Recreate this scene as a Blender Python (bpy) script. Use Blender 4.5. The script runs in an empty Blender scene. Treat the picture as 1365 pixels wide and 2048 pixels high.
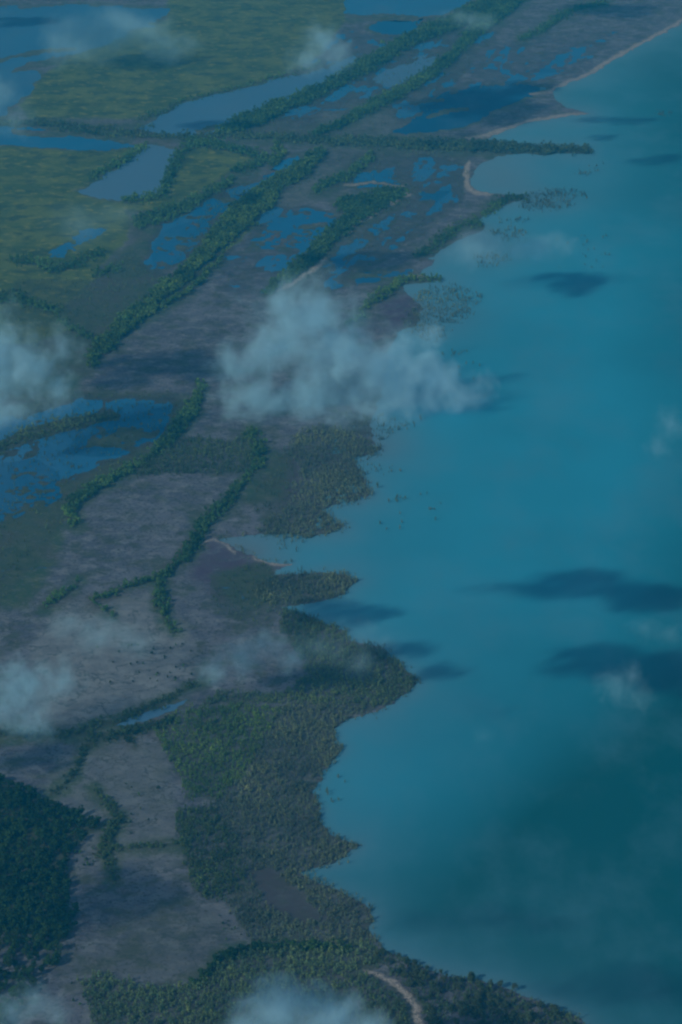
import bpy, bmesh, math, random
import numpy as np
from mathutils import Vector

# ------------------------------------------------------------------ camera, sky, sun, exposure
SC = bpy.context.scene
COL = SC.collection
R = math.radians
H = 1270.0                      # aircraft height over the lake
PITCH = 20.0                    # camera looks 20 degrees below the horizon
VFOV = 20.0
FPX = 1024.0 / math.tan(R(VFOV / 2))
cs, sn = math.cos(R(PITCH)), math.sin(R(PITCH))

cam_d = bpy.data.cameras.new('camera')
cam_d.sensor_fit = 'VERTICAL'
cam_d.angle = R(VFOV)
cam_d.clip_start = 1.0
cam_d.clip_end = 200000.0
cam = bpy.data.objects.new('camera', cam_d)
cam.location = (0, 0, H)
cam.rotation_euler = (R(90 - PITCH), 0, 0)
COL.objects.link(cam)
SC.camera = cam

SUN_EL, SUN_AZ = 30.0, 40.0     # light travels away from the camera and to the right
SDIR = np.array([math.sin(R(SUN_AZ)) * math.cos(R(SUN_EL)), math.cos(R(SUN_AZ)) * math.cos(R(SUN_EL)), -math.sin(R(SUN_EL))])
w = bpy.data.worlds.new('World')
SC.world = w
w.use_nodes = True
nt = w.node_tree
bg = nt.nodes['Background']
sky = nt.nodes.new('ShaderNodeTexSky')
sky.sky_type = 'NISHITA'
sky.sun_disc = False
sky.sun_elevation = R(SUN_EL)
sky.sun_rotation = R(180 + SUN_AZ)
nt.links.new(sky.outputs[0], bg.inputs[0])
bg.inputs[1].default_value = 0.11
sun_d = bpy.data.lights.new('sun', 'SUN')
sun_d.energy = 3.2
sun_d.angle = R(0.5)
sun_d.color = (1.0, 0.985, 0.955)
sun = bpy.data.objects.new('sun', sun_d)
sun.rotation_euler = Vector(SDIR).to_track_quat('-Z', 'Y').to_euler()
COL.objects.link(sun)

SC.view_settings.view_transform = 'Standard'
SC.view_settings.look = 'None'
SC.view_settings.exposure = -0.9
SC.view_settings.gamma = 1.0
SC.render.engine = 'CYCLES'
cy = SC.cycles
cy.use_denoising = True
cy.use_adaptive_sampling = True
cy.adaptive_threshold = 0.02
cy.max_bounces = 6
cy.diffuse_bounces = 2
cy.glossy_bounces = 2
cy.transmission_bounces = 2
cy.volume_bounces = 4
cy.transparent_max_bounces = 8
cy.volume_step_rate = 0.5
cy.volume_max_steps = 256
cy.filter_width = 2.3

# ------------------------------------------------------------------ geometry of the view (used only to survey the ground)
def P(s):
    return [tuple(float(v) for v in q.split(',')) for q in s.split()]

def ground(X, Y, z=0.0):
    """Ground point seen at photograph position X, Y."""
    X = np.asarray(X, float); Y = np.asarray(Y, float)
    a = (X - 682.5) / FPX; b = (1024 - Y) / FPX
    dy = cs + b * sn; dz = -sn + b * cs
    t = (H - z) / -dz
    return a * t, dy * t

def survey(x, y):
    f = np.maximum(y * cs + H * sn, 60.0)
    up = y * sn - H * cs
    return 682.5 + x / f * FPX, np.minimum(1024 - up / f * FPX, 4200.0)

def ray(X, Y):
    a = (X - 682.5) / FPX; b = (1024 - Y) / FPX
    return np.array([a, cs + b * sn, -sn + b * cs])

def hash2(ix, iy, seed):
    h = (ix.astype(np.int64) * 374761393 + iy.astype(np.int64) * 668265263 + seed * 974711) & 0xffffffff
    h = ((h ^ (h >> 13)) * 1274126177) & 0xffffffff
    h = ((h ^ (h >> 16)) * 2246822519) & 0xffffffff
    return ((h ^ (h >> 15)) & 0xffffff) / float(0xffffff)

def vnoise(x, y, seed):
    ix = np.floor(x); iy = np.floor(y)
    fx = x - ix; fy = y - iy
    fx = fx * fx * (3 - 2 * fx); fy = fy * fy * (3 - 2 * fy)
    a = hash2(ix, iy, seed); b = hash2(ix + 1, iy, seed); c = hash2(ix, iy + 1, seed); d = hash2(ix + 1, iy + 1, seed)
    return (a + (b - a) * fx) * (1 - fy) + (c + (d - c) * fx) * fy

def fbm(x, y, seed=0, octaves=4):
    s = 0; amp = 0.5; tot = 0
    for k in range(octaves):
        s = s + amp * vnoise(x, y, seed + 17 * k); tot += amp
        x = x * 2.03 + 3.7; y = y * 2.03 + 1.3; amp *= 0.55
    return s / tot * 2 - 1          # -1 .. 1

def warp(X, Y):
    return (X + 9 * fbm(X / 34, Y / 13, 5, 4) + 3 * fbm(X / 7, Y / 4, 6, 2),
            Y + 4.5 * fbm(X / 34, Y / 13, 9, 4) + 1.5 * fbm(X / 7, Y / 4, 8, 2))

def sd_poly(X, Y, pts, far=40.0):
    out = np.full(X.shape, far)
    p = np.array(pts)
    m = (X > p[:, 0].min() - far) & (X < p[:, 0].max() + far) & (Y > p[:, 1].min() - far) & (Y < p[:, 1].max() + far)
    x = X[m]; y = Y[m]
    d2 = np.full(x.shape, 1e18); inside = np.zeros(x.shape, bool)
    n = len(p)
    for i in range(n):
        ax, ay = p[i]; bx, by = p[(i + 1) % n]
        ex, ey = bx - ax, by - ay
        L = ex * ex + ey * ey + 1e-9
        t = np.clip(((x - ax) * ex + (y - ay) * ey) / L, 0, 1)
        d2 = np.minimum(d2, (x - ax - t * ex) ** 2 + (y - ay - t * ey) ** 2)
        if ay != by:
            c = ((ay > y) != (by > y)) & (x < (bx - ax) * (y - ay) / (by - ay) + ax)
            inside ^= c
    d = np.sqrt(d2)
    out[m] = np.where(inside, -d, np.minimum(d, far))
    return out

def sd_line(X, Y, pts, far=40.0):
    out = np.full(X.shape, far)
    p = np.array(pts)
    wmax = p[:, 2].max()
    m = (X > p[:, 0].min() - far - wmax) & (X < p[:, 0].max() + far + wmax) & (Y > p[:, 1].min() - far - wmax) & (Y < p[:, 1].max() + far + wmax)
    x = X[m]; y = Y[m]
    best = np.full(x.shape, far)
    for i in range(len(p) - 1):
        ax, ay, wa = p[i]; bx, by, wb = p[i + 1]
        ex, ey = bx - ax, by - ay
        L = ex * ex + ey * ey + 1e-9
        t = np.clip(((x - ax) * ex + (y - ay) * ey) / L, 0, 1)
        d = np.sqrt((x - ax - t * ex) ** 2 + (y - ay - t * ey) ** 2) - (wa + (wb - wa) * t)
        best = np.minimum(best, d)
    out[m] = best
    return out

def sd_shape(X, Y, shape, far=40.0):
    d = None
    for s in shape:
        q = sd_line(X, Y, s, far) if len(s[0]) == 3 else sd_poly(X, Y, s, far)
        d = q if d is None else np.minimum(d, q)
    return d

def sstep(a, b, v):
    t = np.clip((v - a) / (b - a), 0, 1)
    return t * t * (3 - 2 * t)

# ------------------------------------------------------------------ the surveyed map (positions read off the photograph)
SHORE = P('6000,-1050 4000,-800 2500,-500 1800,-200 1500,-25 1400,28 1365,46 1330,66 1290,84 1255,106 1215,128 1180,148 1150,162 1120,173 1100,183 1112,198 1135,214 1178,227 '
          '1130,233 1080,241 1030,253 992,268 975,279 1000,286 1060,290 1120,293 1165,296 1181,300 1180,306 1150,309 1100,308 1040,308 1000,311 972,324 949,341 940,356 945,372 960,383 985,390 1015,391 '
          '1050,392 1052,396 1030,402 1012,410 1000,416 965,432 958,440 972,452 965,460 935,472 880,500 866,514 852,522 875,520 868,528 845,540 842,548 884,560 850,563 800,572 '
          '815,590 830,600 845,620 830,650 800,665 780,700 770,760 760,800 740,850 745,880 766,898 745,914 702,914 722,940 743,984 722,1002 662,1012 642,1022 690,1051 665,1066 620,1073 '
          '560,1068 500,1070 436,1079 460,1092 500,1112 540,1126 584,1130 552,1140 545,1150 600,1147 640,1144 690,1148 712,1163 690,1188 640,1203 590,1212 556,1216 600,1224 640,1244 690,1261 700,1281 '
          '740,1291 765,1298 790,1321 815,1341 838,1358 825,1380 796,1394 790,1408 748,1424 690,1440 668,1466 680,1500 652,1540 628,1582 642,1640 664,1672 717,1692 680,1720 625,1738 600,1749 645,1766 '
          '695,1790 738,1813 746,1835 738,1860 756,1888 800,1913 850,1938 900,1952 950,1958 990,1968 1050,1993 1110,2015 1160,2038 1185,2062 1260,2140 1500,2400 2500,4300 90000,4300 90000,-1088')
PONDS = {  # name -> (outline, depth, what it looks like)
 'a': (P('286,258 300,247 330,232 350,216 430,191 520,171 600,151 655,140 690,120 720,110 700,138 640,170 570,202 500,236 440,262 385,268 330,269'), 'long grey blue pond between the upper meadow and the tree belt'),
 'b': (P('-300,10 60,14 340,15 330,35 250,70 160,108 90,120 40,130 80,150 60,190 30,212 10,232 -60,240 -600,240 -600,10'), 'hazy blue backwater in the upper corner beside the grey green meadow'),
 'c': (P('-200,250 60,255 130,272 200,282 275,290 240,299 120,297 20,290 -200,300'), 'narrow blue channel below the thin levee at the upper left'),
 'd': (P('300,288 352,297 345,322 330,352 315,388 270,398 200,399 152,381 190,362 232,342 270,312'), 'wedge shaped grey blue pond beside the tree lined grassy island'),
 'e': (P('735,55 760,44 800,42 850,40 830,56 800,68 770,70'), 'small deep blue pond above the upper tree belt'),
 'f': (P('690,-60 1000,-60 930,10 890,28 800,35 740,30 690,24'), 'broad blue pond at the top edge beside the tree belts'),
 'g': (P('750,160 790,138 830,122 870,113 850,138 812,160 775,166'), 'pale pond lying between the two upper tree belts'),
 'h': (P('790,265 815,250 850,230 845,210 880,195 930,186 980,176 1040,168 1090,176 1050,195 1000,215 962,238 930,250 880,262 830,266'), 'dark blue lagoon behind the sandy beach spit'),
 'i': (P('500,500 520,470 560,440 610,428 690,420 665,448 640,470 615,492 570,496'), 'blue flooded pool left of the wedge of trees'),
 'j': (P('700,372 715,350 745,340 780,352 810,366 760,372'), 'small blue pool above the wedge of trees'),
 'k': (P('650,532 680,505 720,475 760,450 790,440 770,462 730,490 690,512'), 'narrow blue pool along the sandy edge of the tree wedge'),
 'l': (P('842,402 850,388 895,384 870,398'), 'tiny blue pool on the grey flat near the round bay'),
 'm': (P('315,540 310,500 330,470 380,452 400,425 425,400 470,385 515,362 545,345 560,348 520,375 470,408 420,440 405,470 370,510 345,530'), 'shallow blue marsh pool beside the broad tree belt'),
 'n': (P('95,515 110,495 140,480 165,460 205,452 215,462 180,480 150,500 130,515'), 'small blue pool in the left meadow'),
 'o': (P('-200,930 -20,940 70,925 110,950 130,1000 90,1020 40,1040 -200,1070'), 'dark blue marsh pool at the left edge'),
 'p': (P('130,905 160,880 220,850 300,830 340,815 325,860 315,890 270,900 200,905'), 'shallow blue pool left of the middle tree belt'),
 'q': (P('228,1452 270,1432 320,1415 375,1400 350,1420 310,1436 260,1450'), 'thin pale creek pool between two strips of shrubs'),
 'r': (P('690,560 720,545 790,535 830,540 790,548 740,560'), 'thin dark pool on the mud flat above the big cloud'),
 's': (P('545,340 560,322 600,312 580,335'), 'small blue pool under the short levee trees'),
}
GRASS = [P('340,-60 705,-60 690,40 640,110 560,155 470,178 400,198 330,222 262,238 160,238 60,236 38,214 60,190 85,150 140,112 250,72 330,40'),
         P('-400,296 20,293 120,299 230,301 285,291 300,292 262,320 222,345 150,380 190,397 250,404 262,440 255,480 215,520 190,560 130,610 150,660 60,690 -400,700')]
GRASS2 = [P('345,330 385,290 440,296 520,318 460,345 400,385 330,415 265,425 230,410 300,400 325,385')]     # island meadow
GRASS_IN_BELT = [P('500,455,4 470,485,5 430,520,5 400,550,5 360,585,4 320,610,3')]                           # bright grass inside the broad belt
MARSH = [P('-400,600 60,600 190,560 215,520 260,480 330,540 330,590 260,640 190,720 150,800 -400,800'),
         P('-400,780 200,780 380,790 330,880 230,960 140,1000 130,1100 60,1220 -400,1260'),
         P('440,300 540,340 480,390 400,440 330,540 260,500 255,440 330,420 400,380'),
         P('520,890 590,910 570,1000 500,1012 480,985 510,945'),
         P('420,1150 520,1120 560,1150 560,1215 480,1220 440,1190')]
PALE = [P('110,1200 300,1190 380,1250 390,1350 300,1420 150,1460 60,1440 60,1300'),
        P('60,1590 160,1490 330,1480 350,1600 370,1720 350,1740 150,1740 140,1690 195,1650 100,1600'),
        P('250,1820 330,1800 430,1810 490,1870 420,1940 390,1968 300,1975 180,1950 110,1960 120,1900 200,1860'),
        P('170,2060 120,1960 230,1950 200,2000 190,2100'),
        P('540,390 640,330 690,330 640,400 560,420'), P('640,215 720,200 800,215 780,262 640,265')]
SAND = [P('1500,-30,3 1365,42,3 1290,82,4 1215,125,4 1150,160,3 1100,181,3 1060,188,2'),
        P('1178,227,1.5 1130,231,3 1080,239,3 1030,251,3 990,266,4 960,276,4 930,280,3'),
        P('985,391,3 950,384,4 935,368,6 930,345,6 940,325,4'),
        P('732,1944,4 765,1955,6 795,1971,6 820,1994,7 834,2022,7 840,2070,7'),
        P('640,500,3 690,465,4 740,430,5 790,402,5 815,388,4'), P('560,580,4 620,545,4 650,520,3'),
        P('690,372,3 745,362,2 810,372,2'), P('505,1113,3 545,1128,4 585,1131,3'), P('860,548,3 820,555,3'), P('470,1105,3 430,1078,2 400,1085,2')]
ISLETS = [P('30,140,3 70,130,6 110,122,7 150,112,4'), P('0,120,2 60,108,4 150,96,3'), P('40,222,3 20,215,2'), P('860,233,2 900,223,3 935,220,2'), P('395,264,3 430,254,3'), P('690,40,5 760,34,5 835,37,4'),
          P('30,262,3 90,268,4 130,271,2'), P('160,268,2 215,276,3'), P('850,205,3 890,200,2'), P('600,455,2 650,450,3')]
CREEKS = [P('-20,1142,.8 60,1138,.8 150,1128,.6 200,1120,.4'), P('190,1000,.5 240,1030,.6 270,1075,.6 250,1110,.5'), P('380,1140,.5 420,1180,.7 410,1230,.8 460,1260,.6'), P('420,1180,.5 470,1175,.5 500,1200,.4'),
          P('360,690,.5 330,660,.6 350,630,.6 400,620,.5'), P('200,1330,.5 250,1345,.6 310,1335,.5 360,1350,.5'), P('260,1850,.5 310,1830,.6 370,1850,.6 420,1840,.4'), P('240,1500,.5 290,1530,.6 310,1580,.5 300,1640,.5'),
          P('620,230,.5 680,215,.6 730,222,.6'), P('990,60,.4 1020,100,.6 1000,140,.6 1040,160,.5'), P('640,600,.5 680,590,.5 720,560,.5'), P('180,1700,.5 230,1720,.6 300,1725,.5 350,1735,.4')]
PURPLE = [P('560,910 600,905 600,990 560,1020 545,960'), P('760,600 820,592 830,640 780,660'), P('500,1740 540,1735 600,1790 660,1840 610,1850 530,1815'), P('420,1080 500,1110 540,1140 520,1190 440,1200 380,1150')]
WETPOOLS = [P('700,310 890,305 935,330 930,400 850,470 720,560 640,600 640,540 700,480 800,420 830,380 800,370 700,370'),
            P('560,30 760,60 1000,60 930,150 860,240 700,260 560,240'), P('880,120 1100,60 1250,60 1150,150 950,190 860,230'),
            P('440,440 560,400 700,420 620,540 520,600 440,590'), P('150,800 360,790 330,880 150,960 -100,1000 -100,860'),
            P('570,330 640,310 690,320 640,380 560,400'), P('280,540 330,440 450,380 530,350 420,480 340,560')]

# stands of trees: key -> (name, category, label, shapes, kind, height, spacing, tint)
DG, MG, BG, GY, DK, SG = (.10, .20, .06), (.135, .245, .06), (.15, .25, .06), (.165, .225, .145), (.04, .09, .024), (.125, .20, .095)
STANDS = [
 ('tree_belt', 'tree belt', 'dark green tree belt running past the cloud at the top, widest at the top edge', [P('1060,-40,24 1010,5,22 960,25,18 905,48,13 860,62,11 800,92,11 750,122,11 690,155,11 640,182,10 580,208,11 520,235,13 470,253,11 440,264,5')], 'broad', 11, 5.5, DG),
 ('tree_belt', 'tree belt', 'thinner dark tree belt right of the pale pond near the top', [P('1015,12,10 985,38,10 940,75,9 900,118,9 860,150,9 815,175,8 765,203,9 715,230,7 680,250,5 630,270,3')], 'broad', 10, 5.5, DG),
 ('tree_belt', 'tree belt', 'short crooked belt of trees on the flat at the upper right', [P('1210,8,2 1160,18,3 1120,35,4 1090,58,4 1045,78,3')], 'broad', 9, 6, DG),
 ('tree_belt', 'tree belt', 'straight level tree belt along the levee crossing the delta', [P('-10,246,2 100,252,2 160,262,3 215,271,3 280,271,2 350,275,2 440,272,3 540,274,4 640,282,5 720,284,7 800,289,8 880,292,8 950,296,8')], 'broad', 9, 6, SG),
 ('tree_belt', 'tree belt', 'dense grey green trees on the straight spit reaching into the lake', [P('945,294,7 1000,296,7 1060,299,6 1120,301,6 1178,303,4')], 'broad', 9, 4.5, SG),
 ('tree_belt', 'tree belt', 'thin line of trees above the narrow blue channel at the upper left', [P('70,240,2 130,248,2 200,258,2 270,263,2 310,253,2')], 'broad', 8, 8, SG),
 ('tree_belt', 'tree belt', 'trees on the left bank of the wedge shaped pond', [P('295,291,3 270,305,6 240,328,6 215,342,4 180,358,3')], 'broad', 9, 6, DG),
 ('tree_belt', 'tree belt', 'sparse dark trees along the lower edge of the upper meadow', [P('640,128,2 560,155,2 470,176,2 420,190,2 370,203,3 330,222,3 285,240,2')], 'broad', 8, 8, DG),
 ('tree_belt', 'tree belt', 'broad green tree belt slanting down to the left cloud', [P('640,310,7 610,335,12 560,365,14 530,395,22 490,430,25 450,470,24 420,510,23 385,550,22 340,585,19 290,620,17 245,655,15 205,695,13 185,725,8')], 'broad', 12, 5.5, MG),
 ('tree_belt', 'tree belt', 'wedge of dark trees tapering down into the big cloud', [P('692,398 745,388 815,376 803,398 745,430 690,468 625,530 565,572 530,590 560,555 605,515 650,470 692,432 670,412')], 'broad', 11, 5.5, DG),
 ('tree_belt', 'tree belt', 'small slanting belt of trees above the wedge of trees', [P('745,312,5 715,335,6 700,350,7 665,368,8 632,384,4')], 'broad', 10, 6, DG),
 ('tree_belt', 'tree belt', 'short clump of trees hanging below the levee at the head of the broad belt', [P('555,290,4 560,308,8 548,323,9')], 'broad', 10, 6, MG),
 ('tree_belt', 'tree belt', 'trees ringing the grassy island beside the wedge shaped pond', [P('385,286,7 365,302,7 350,325,7 338,355,8 325,385,7 290,400,5 250,402,4'), P('385,286,7 440,292,5 490,305,5 530,319,6 515,332,5 470,346,5'), P('460,362,6 420,387,8 380,410,9 330,430,13 280,445,11')], 'broad', 10, 6, DG),
 ('thicket', 'thicket', 'dark scrub clumps in the left meadow above the left cloud', [P('30,520,5 70,525,6 110,540,7 150,530,6 200,505,6'), P('-10,600,7 40,598,9 65,612,6 120,620,4'), P('190,550,3 230,540,3'), P('210,700,4 150,660,4 120,640,3')], 'broad', 9, 6, DG),
 ('thicket', 'thicket', 'green shrubs at the water edge below the round bay', [P('1050,396,1.5 1010,400,4 990,413,6 968,430,3'), P('955,446,6 930,452,5 905,467,6 870,490,8 838,510,5')], 'broad', 8, 5.5, DG),
 ('tree_belt', 'tree belt', 'narrow bent tree belt right of the big cloud top', [P('880,560,1.5 840,556,2 800,562,5 770,586,6 740,607,5 718,632,3 700,652,2')], 'broad', 9, 5.5, MG),
 ('tree_belt', 'tree belt', 'tree belt curving down to the left below the dark cloud shadow', [P('405,780,7 385,820,11 360,850,13 340,880,10 300,920,8 260,940,7 210,965,8 165,990,9 140,1020,11 150,1045,9')], 'broad', 10, 5.2, DG),
 ('wood', 'wood', 'grey green open wood between the two middle tree belts', [P('330,890 400,872 470,884 480,868 500,866 510,930 500,948 440,950 380,945 300,950 265,958')], 'willow', 7, 5.0, SG),
 ('tree_belt', 'tree belt', 'winding tree belt down the middle of the grey mud flat', [P('505,872,12 520,905,13 515,935,8 490,962,5 460,1000,8 430,1026,10 400,1056,11 385,1090,12 375,1110,8 345,1136,5 325,1156,7 318,1185,10 325,1210,11 330,1235,7 350,1266,4'), P('315,1156,2 265,1171,2 230,1186,1.5 190,1200,1.5'), P('185,1205,1.5 210,1222,2 228,1232,1.5')], 'broad', 9, 5.2, DG),
 ('tree_belt', 'tree belt', 'short stub of dark trees alone on the mud flat at the left', [P('155,1164,3 140,1179,6 115,1196,7 90,1216,6')], 'broad', 9, 5.2, DG),
 ('thicket', 'thicket', 'scrubby belt of bushes across the marsh below the left cloud', [P('-20,908,11 50,872,10 120,852,10 230,832,6')], 'broad', 7, 6.5, SG),
 ('thicket', 'thicket', 'line of shrubs above the thin pale creek', [P('410,1363,2 370,1379,3 330,1401,4 280,1426,5 225,1446,5 165,1459,4')], 'broad', 6, 5, (.08, .135, .055)),
 ('tree_belt', 'tree belt', 'shrub belt forking from the thin creek and trailing down the mud flat', [P('345,1440,5 300,1457,7 240,1470,9 190,1477,8 165,1501,6 155,1541,4 130,1571,2.5 100,1589,3'), P('255,1478,3 268,1492,3'), P('-20,1469,5 60,1471,4 120,1469,5 190,1472,6')], 'broad', 7, 5, (.08, .135, .055)),
 ('tree_belt', 'tree belt', 'crooked line of shrubs standing alone on the pale lower flat', [P('188,1581,4 205,1602,6 228,1620,9 238,1642,8 218,1667,12 210,1702,9 222,1737,6 228,1762,4'), P('220,1699,2 275,1696,2.5 330,1693,2.5 370,1691,4')], 'broad', 7, 4.6, (.08, .135, .055)),
 ('wood', 'wood', 'dark green wood of tall trees along the lower left edge', [P('-90,1530 0,1563 50,1580 100,1608 150,1628 190,1643 200,1658 165,1683 140,1702 132,1742 140,1792 150,1852 140,1870 -90,1870')], 'broad', 12, 6.2, DK),
 ('wood', 'wood', 'bright green young wood above the pale lower flat', [P('305,1460 345,1430 400,1416 500,1408 560,1425 500,1540 440,1600 370,1600 348,1530 322,1490')], 'willow', 6.5, 4.4, MG),
 ('wood', 'wood', 'grey green young wood with scalloped lakeside edge, lower middle', [P('560,1410 640,1412 740,1416 690,1441 669,1466 681,1500 653,1540 629,1582 643,1640 665,1673 716,1693 680,1721 626,1739 604,1751 646,1768 696,1792 738,1815 745,1836 738,1860 757,1889 700,1890 640,1890 505,1885 480,1850 450,1810 500,1760 480,1700 440,1630 430,1605 500,1545')], 'willow', 6.5, 4.4, GY),
 ('wood', 'wood', 'dense darker green wood along the right side of the pale lower flat', [P('358,1622 425,1615 440,1640 475,1690 482,1720 500,1762 450,1805 420,1806 385,1782 370,1722 352,1652')], 'willow', 8, 4.6, (.105, .175, .065)),
 ('wood', 'wood', 'grey green wood filling the bottom edge left of the white beach track', [P('158,1962 200,1950 260,1968 320,1982 400,1968 430,1940 500,1905 620,1895 735,1885 757,1892 752,1940 738,1950 790,1972 815,2000 828,2060 828,2140 200,2140 185,2060 180,2010')], 'willow', 7.5, 4.4, SG),
 ('tree_belt', 'tree belt', 'dark curving tree belt round the foot of the pale lower flat', [P('392,1967,7 420,1943,8 440,1921,8 490,1900,7 560,1893,7 650,1896,6 700,1902,4')], 'broad', 9, 4.6, DK),
 ('wood', 'wood', 'grey green lobe of trees pointing into the lake above the twin cloud shadows', [P('555,1152 640,1147 690,1150 711,1164 690,1188 640,1203 590,1212 535,1210 505,1192 525,1164')], 'willow', 7, 4.4, GY),
 ('wood', 'wood', 'dark headland wood pointing into the lake, half under a cloud shadow', [P('565,1219 602,1227 642,1247 692,1264 702,1284 742,1294 766,1301 790,1323 815,1343 837,1359 825,1381 796,1395 788,1408 735,1416 600,1408 500,1404 400,1412 440,1385 560,1390 620,1350 590,1300 560,1260')], 'willow', 7, 4.2, SG),
 ('scrub', 'scrub', 'low scattered scrub over the marsh between the left cloud and the broad tree belt', [P('30,560 190,560 260,500 330,560 300,600 200,690 190,760 60,720 0,620'), P('420,400 520,350 470,420 400,500 340,540')], 'willow', 4, 9, SG),
 ('scrub', 'scrub', 'low scrub dotted over the flooded marsh left of the middle tree belt', [P('-30,820 200,780 370,790 330,880 230,950 150,990 100,1100 -30,1240')], 'willow', 4, 9.5, SG),
 ('scrub', 'scrub', 'thin scrub dotted over the mud flats between the upper tree belts', [P('450,270 620,190 860,70 1000,60 860,230 700,280'), P('560,330 660,300 940,310 930,400 860,460 640,600 560,600 640,500 820,380 700,380 560,420 420,600 500,500')], 'willow', 3.5, 14, SG),
 ('scrub', 'scrub', 'olive scrub thinning out behind the lakeside lobe of trees', [P('420,1160 520,1120 560,1160 560,1220 540,1260 430,1230'), P('500,1000 570,900 600,900 590,1000 540,1060')], 'willow', 4, 7, SG),
 ('reed_bed', 'reed bed', 'grey green reed thicket with ragged lakeside edge below the big cloud', [P('600,862 640,852 700,864 730,882 765,898 745,914 702,915 722,940 742,985 720,1003 660,1012 640,1023 689,1052 665,1066 620,1073 545,1072 515,1064 562,1022 592,992 602,932 575,905')], 'willow', 6.5, 4.6, GY),
 ('reed_bed', 'reed bed', 'sparse reeds standing in the lake at the lower rim of the big cloud', [P('690,828 842,838 822,860 770,882 700,862'), P('728,928 770,932 812,946 740,948'), P('575,880 620,862 600,900')], 'willow', 6, 9.5, GY),
 ('reed_bed', 'reed bed', 'grey reed bed standing in the lake right of the big cloud', [P('838,584 900,574 958,590 964,601 938,616 954,629 920,641 878,650 899,669 884,683 848,681 815,662 802,642 832,612')], 'willow', 6, 6.2, GY),
 ('reed_bed', 'reed bed', 'drowned grey reed bed in the water below the spit', [P('1042,398 1087,384 1150,385 1176,392 1138,398 1148,413 1080,421 1042,414')], 'willow', 7, 7.5, GY),
 ('reed_bed', 'reed bed', 'faint small reed beds under the thin cloud by the shore', [P('1002,442 1030,437 1056,441 1030,447'), P('980,462 1040,464 1050,476 1035,482 990,470'), P('955,512 990,506 1014,518 990,537 960,532')], 'willow', 7, 7.5, GY),
 ('reed_bed', 'reed bed', 'tiny reed patch standing in open water under the spit', [P('1150,348 1175,337 1197,334 1194,344 1170,349'), P('1316,230,1 1338,227,2')], 'willow', 7, 8.5, GY),
 ('reed_bed', 'reed bed', 'thin reeds across the mouth of the pale inlet', [P('520,1062 615,1070 604,1095 560,1098')], 'willow', 6, 8, GY),
]
CLEAR = [P('500,1745 540,1738 600,1790 650,1838 610,1848 530,1812')]     # bare lilac patch in the lower wood
TRACK = [P('730,1944,8 765,1957,13 793,1975,14 816,1998,14 832,2026,14 838,2080,14')]
# ------------------------------------------------------------------ helpers
def tag(o, label=None, cat=None, group=None, kind=None):
    if label: o['label'] = label
    if cat: o['category'] = cat
    if group: o['group'] = group
    if kind: o['kind'] = kind
    return o

def mesh_np(name, V, F, mat, cols=None, parent=None, smooth=False):
    me = bpy.data.meshes.new(name)
    V = np.asarray(V, np.float32); F = np.asarray(F, np.int32)
    k = F.shape[1]
    me.vertices.add(len(V)); me.vertices.foreach_set('co', V.ravel())
    me.loops.add(F.size); me.loops.foreach_set('vertex_index', F.ravel())
    me.polygons.add(len(F)); me.polygons.foreach_set('loop_start', np.arange(0, F.size, k, dtype=np.int32))
    me.polygons.foreach_set('loop_total', np.full(len(F), k, np.int32))
    if smooth: me.polygons.foreach_set('use_smooth', np.ones(len(F), bool))
    for an, arr in (cols or {}).items():
        at = me.attributes.new(an, 'FLOAT_COLOR', 'POINT')
        c = np.ones((len(V), 4), np.float32); c[:, :3] = arr
        at.data.foreach_set('color', c.ravel())
    me.update(calc_edges=True)
    if mat: me.materials.append(mat)
    o = bpy.data.objects.new(name, me)
    COL.objects.link(o)
    if parent: o.parent = parent
    return o

class NT:
    def __init__(s, name):
        s.m = bpy.data.materials.new(name); s.m.use_nodes = True
        s.t = s.m.node_tree; s.t.nodes.clear()
        s.out = s.t.nodes.new('ShaderNodeOutputMaterial')
    def n(s, typ, inp=None, **kw):
        nd = s.t.nodes.new(typ)
        for k, v in kw.items(): setattr(nd, k, v)
        for k, v in (inp or {}).items(): s.put(nd.inputs[k], v)
        return nd
    def put(s, sock, v):
        if hasattr(v, 'is_output') or isinstance(v, bpy.types.NodeSocket): s.t.links.new(v, sock)
        elif isinstance(v, tuple) and sock.type == 'RGBA' and len(v) == 3: sock.default_value = (*v, 1)
        else: sock.default_value = v
    def math(s, op, a, b=None, clamp=False):
        nd = s.n('ShaderNodeMath', operation=op, use_clamp=clamp)
        s.put(nd.inputs[0], a)
        if b is not None: s.put(nd.inputs[1], b)
        return nd.outputs[0]
    def vm(s, op, a, b):
        nd = s.n('ShaderNodeVectorMath', operation=op)
        s.put(nd.inputs[0], a)
        s.put(nd.inputs[1], b)
        return nd.outputs[1] if op in ('LENGTH', 'DISTANCE') else nd.outputs[0]
    def mix(s, f, a, b):
        nd = s.n('ShaderNodeMix', data_type='RGBA')
        s.put(nd.inputs[0], f); s.put(nd.inputs[6], a); s.put(nd.inputs[7], b)
        return nd.outputs[2]
    def noise(s, vec, scale, detail=4, rough=0.55, color=False):
        nd = s.n('ShaderNodeTexNoise', {'Vector': vec, 'Scale': scale, 'Detail': detail, 'Roughness': rough})
        return nd.outputs[1 if color else 0]
    def ramp(s, f, lo, hi):
        nd = s.n('ShaderNodeMapRange', {'Value': f, 'From Min': lo, 'From Max': hi}, interpolation_type='SMOOTHSTEP')
        return nd.outputs[0]
    def attr(s, name):
        nd = s.n('ShaderNodeAttribute', attribute_name=name)
        sp = s.n('ShaderNodeSeparateColor', {'Color': nd.outputs[0]})
        return sp.outputs[0], sp.outputs[1], sp.outputs[2]

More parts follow.
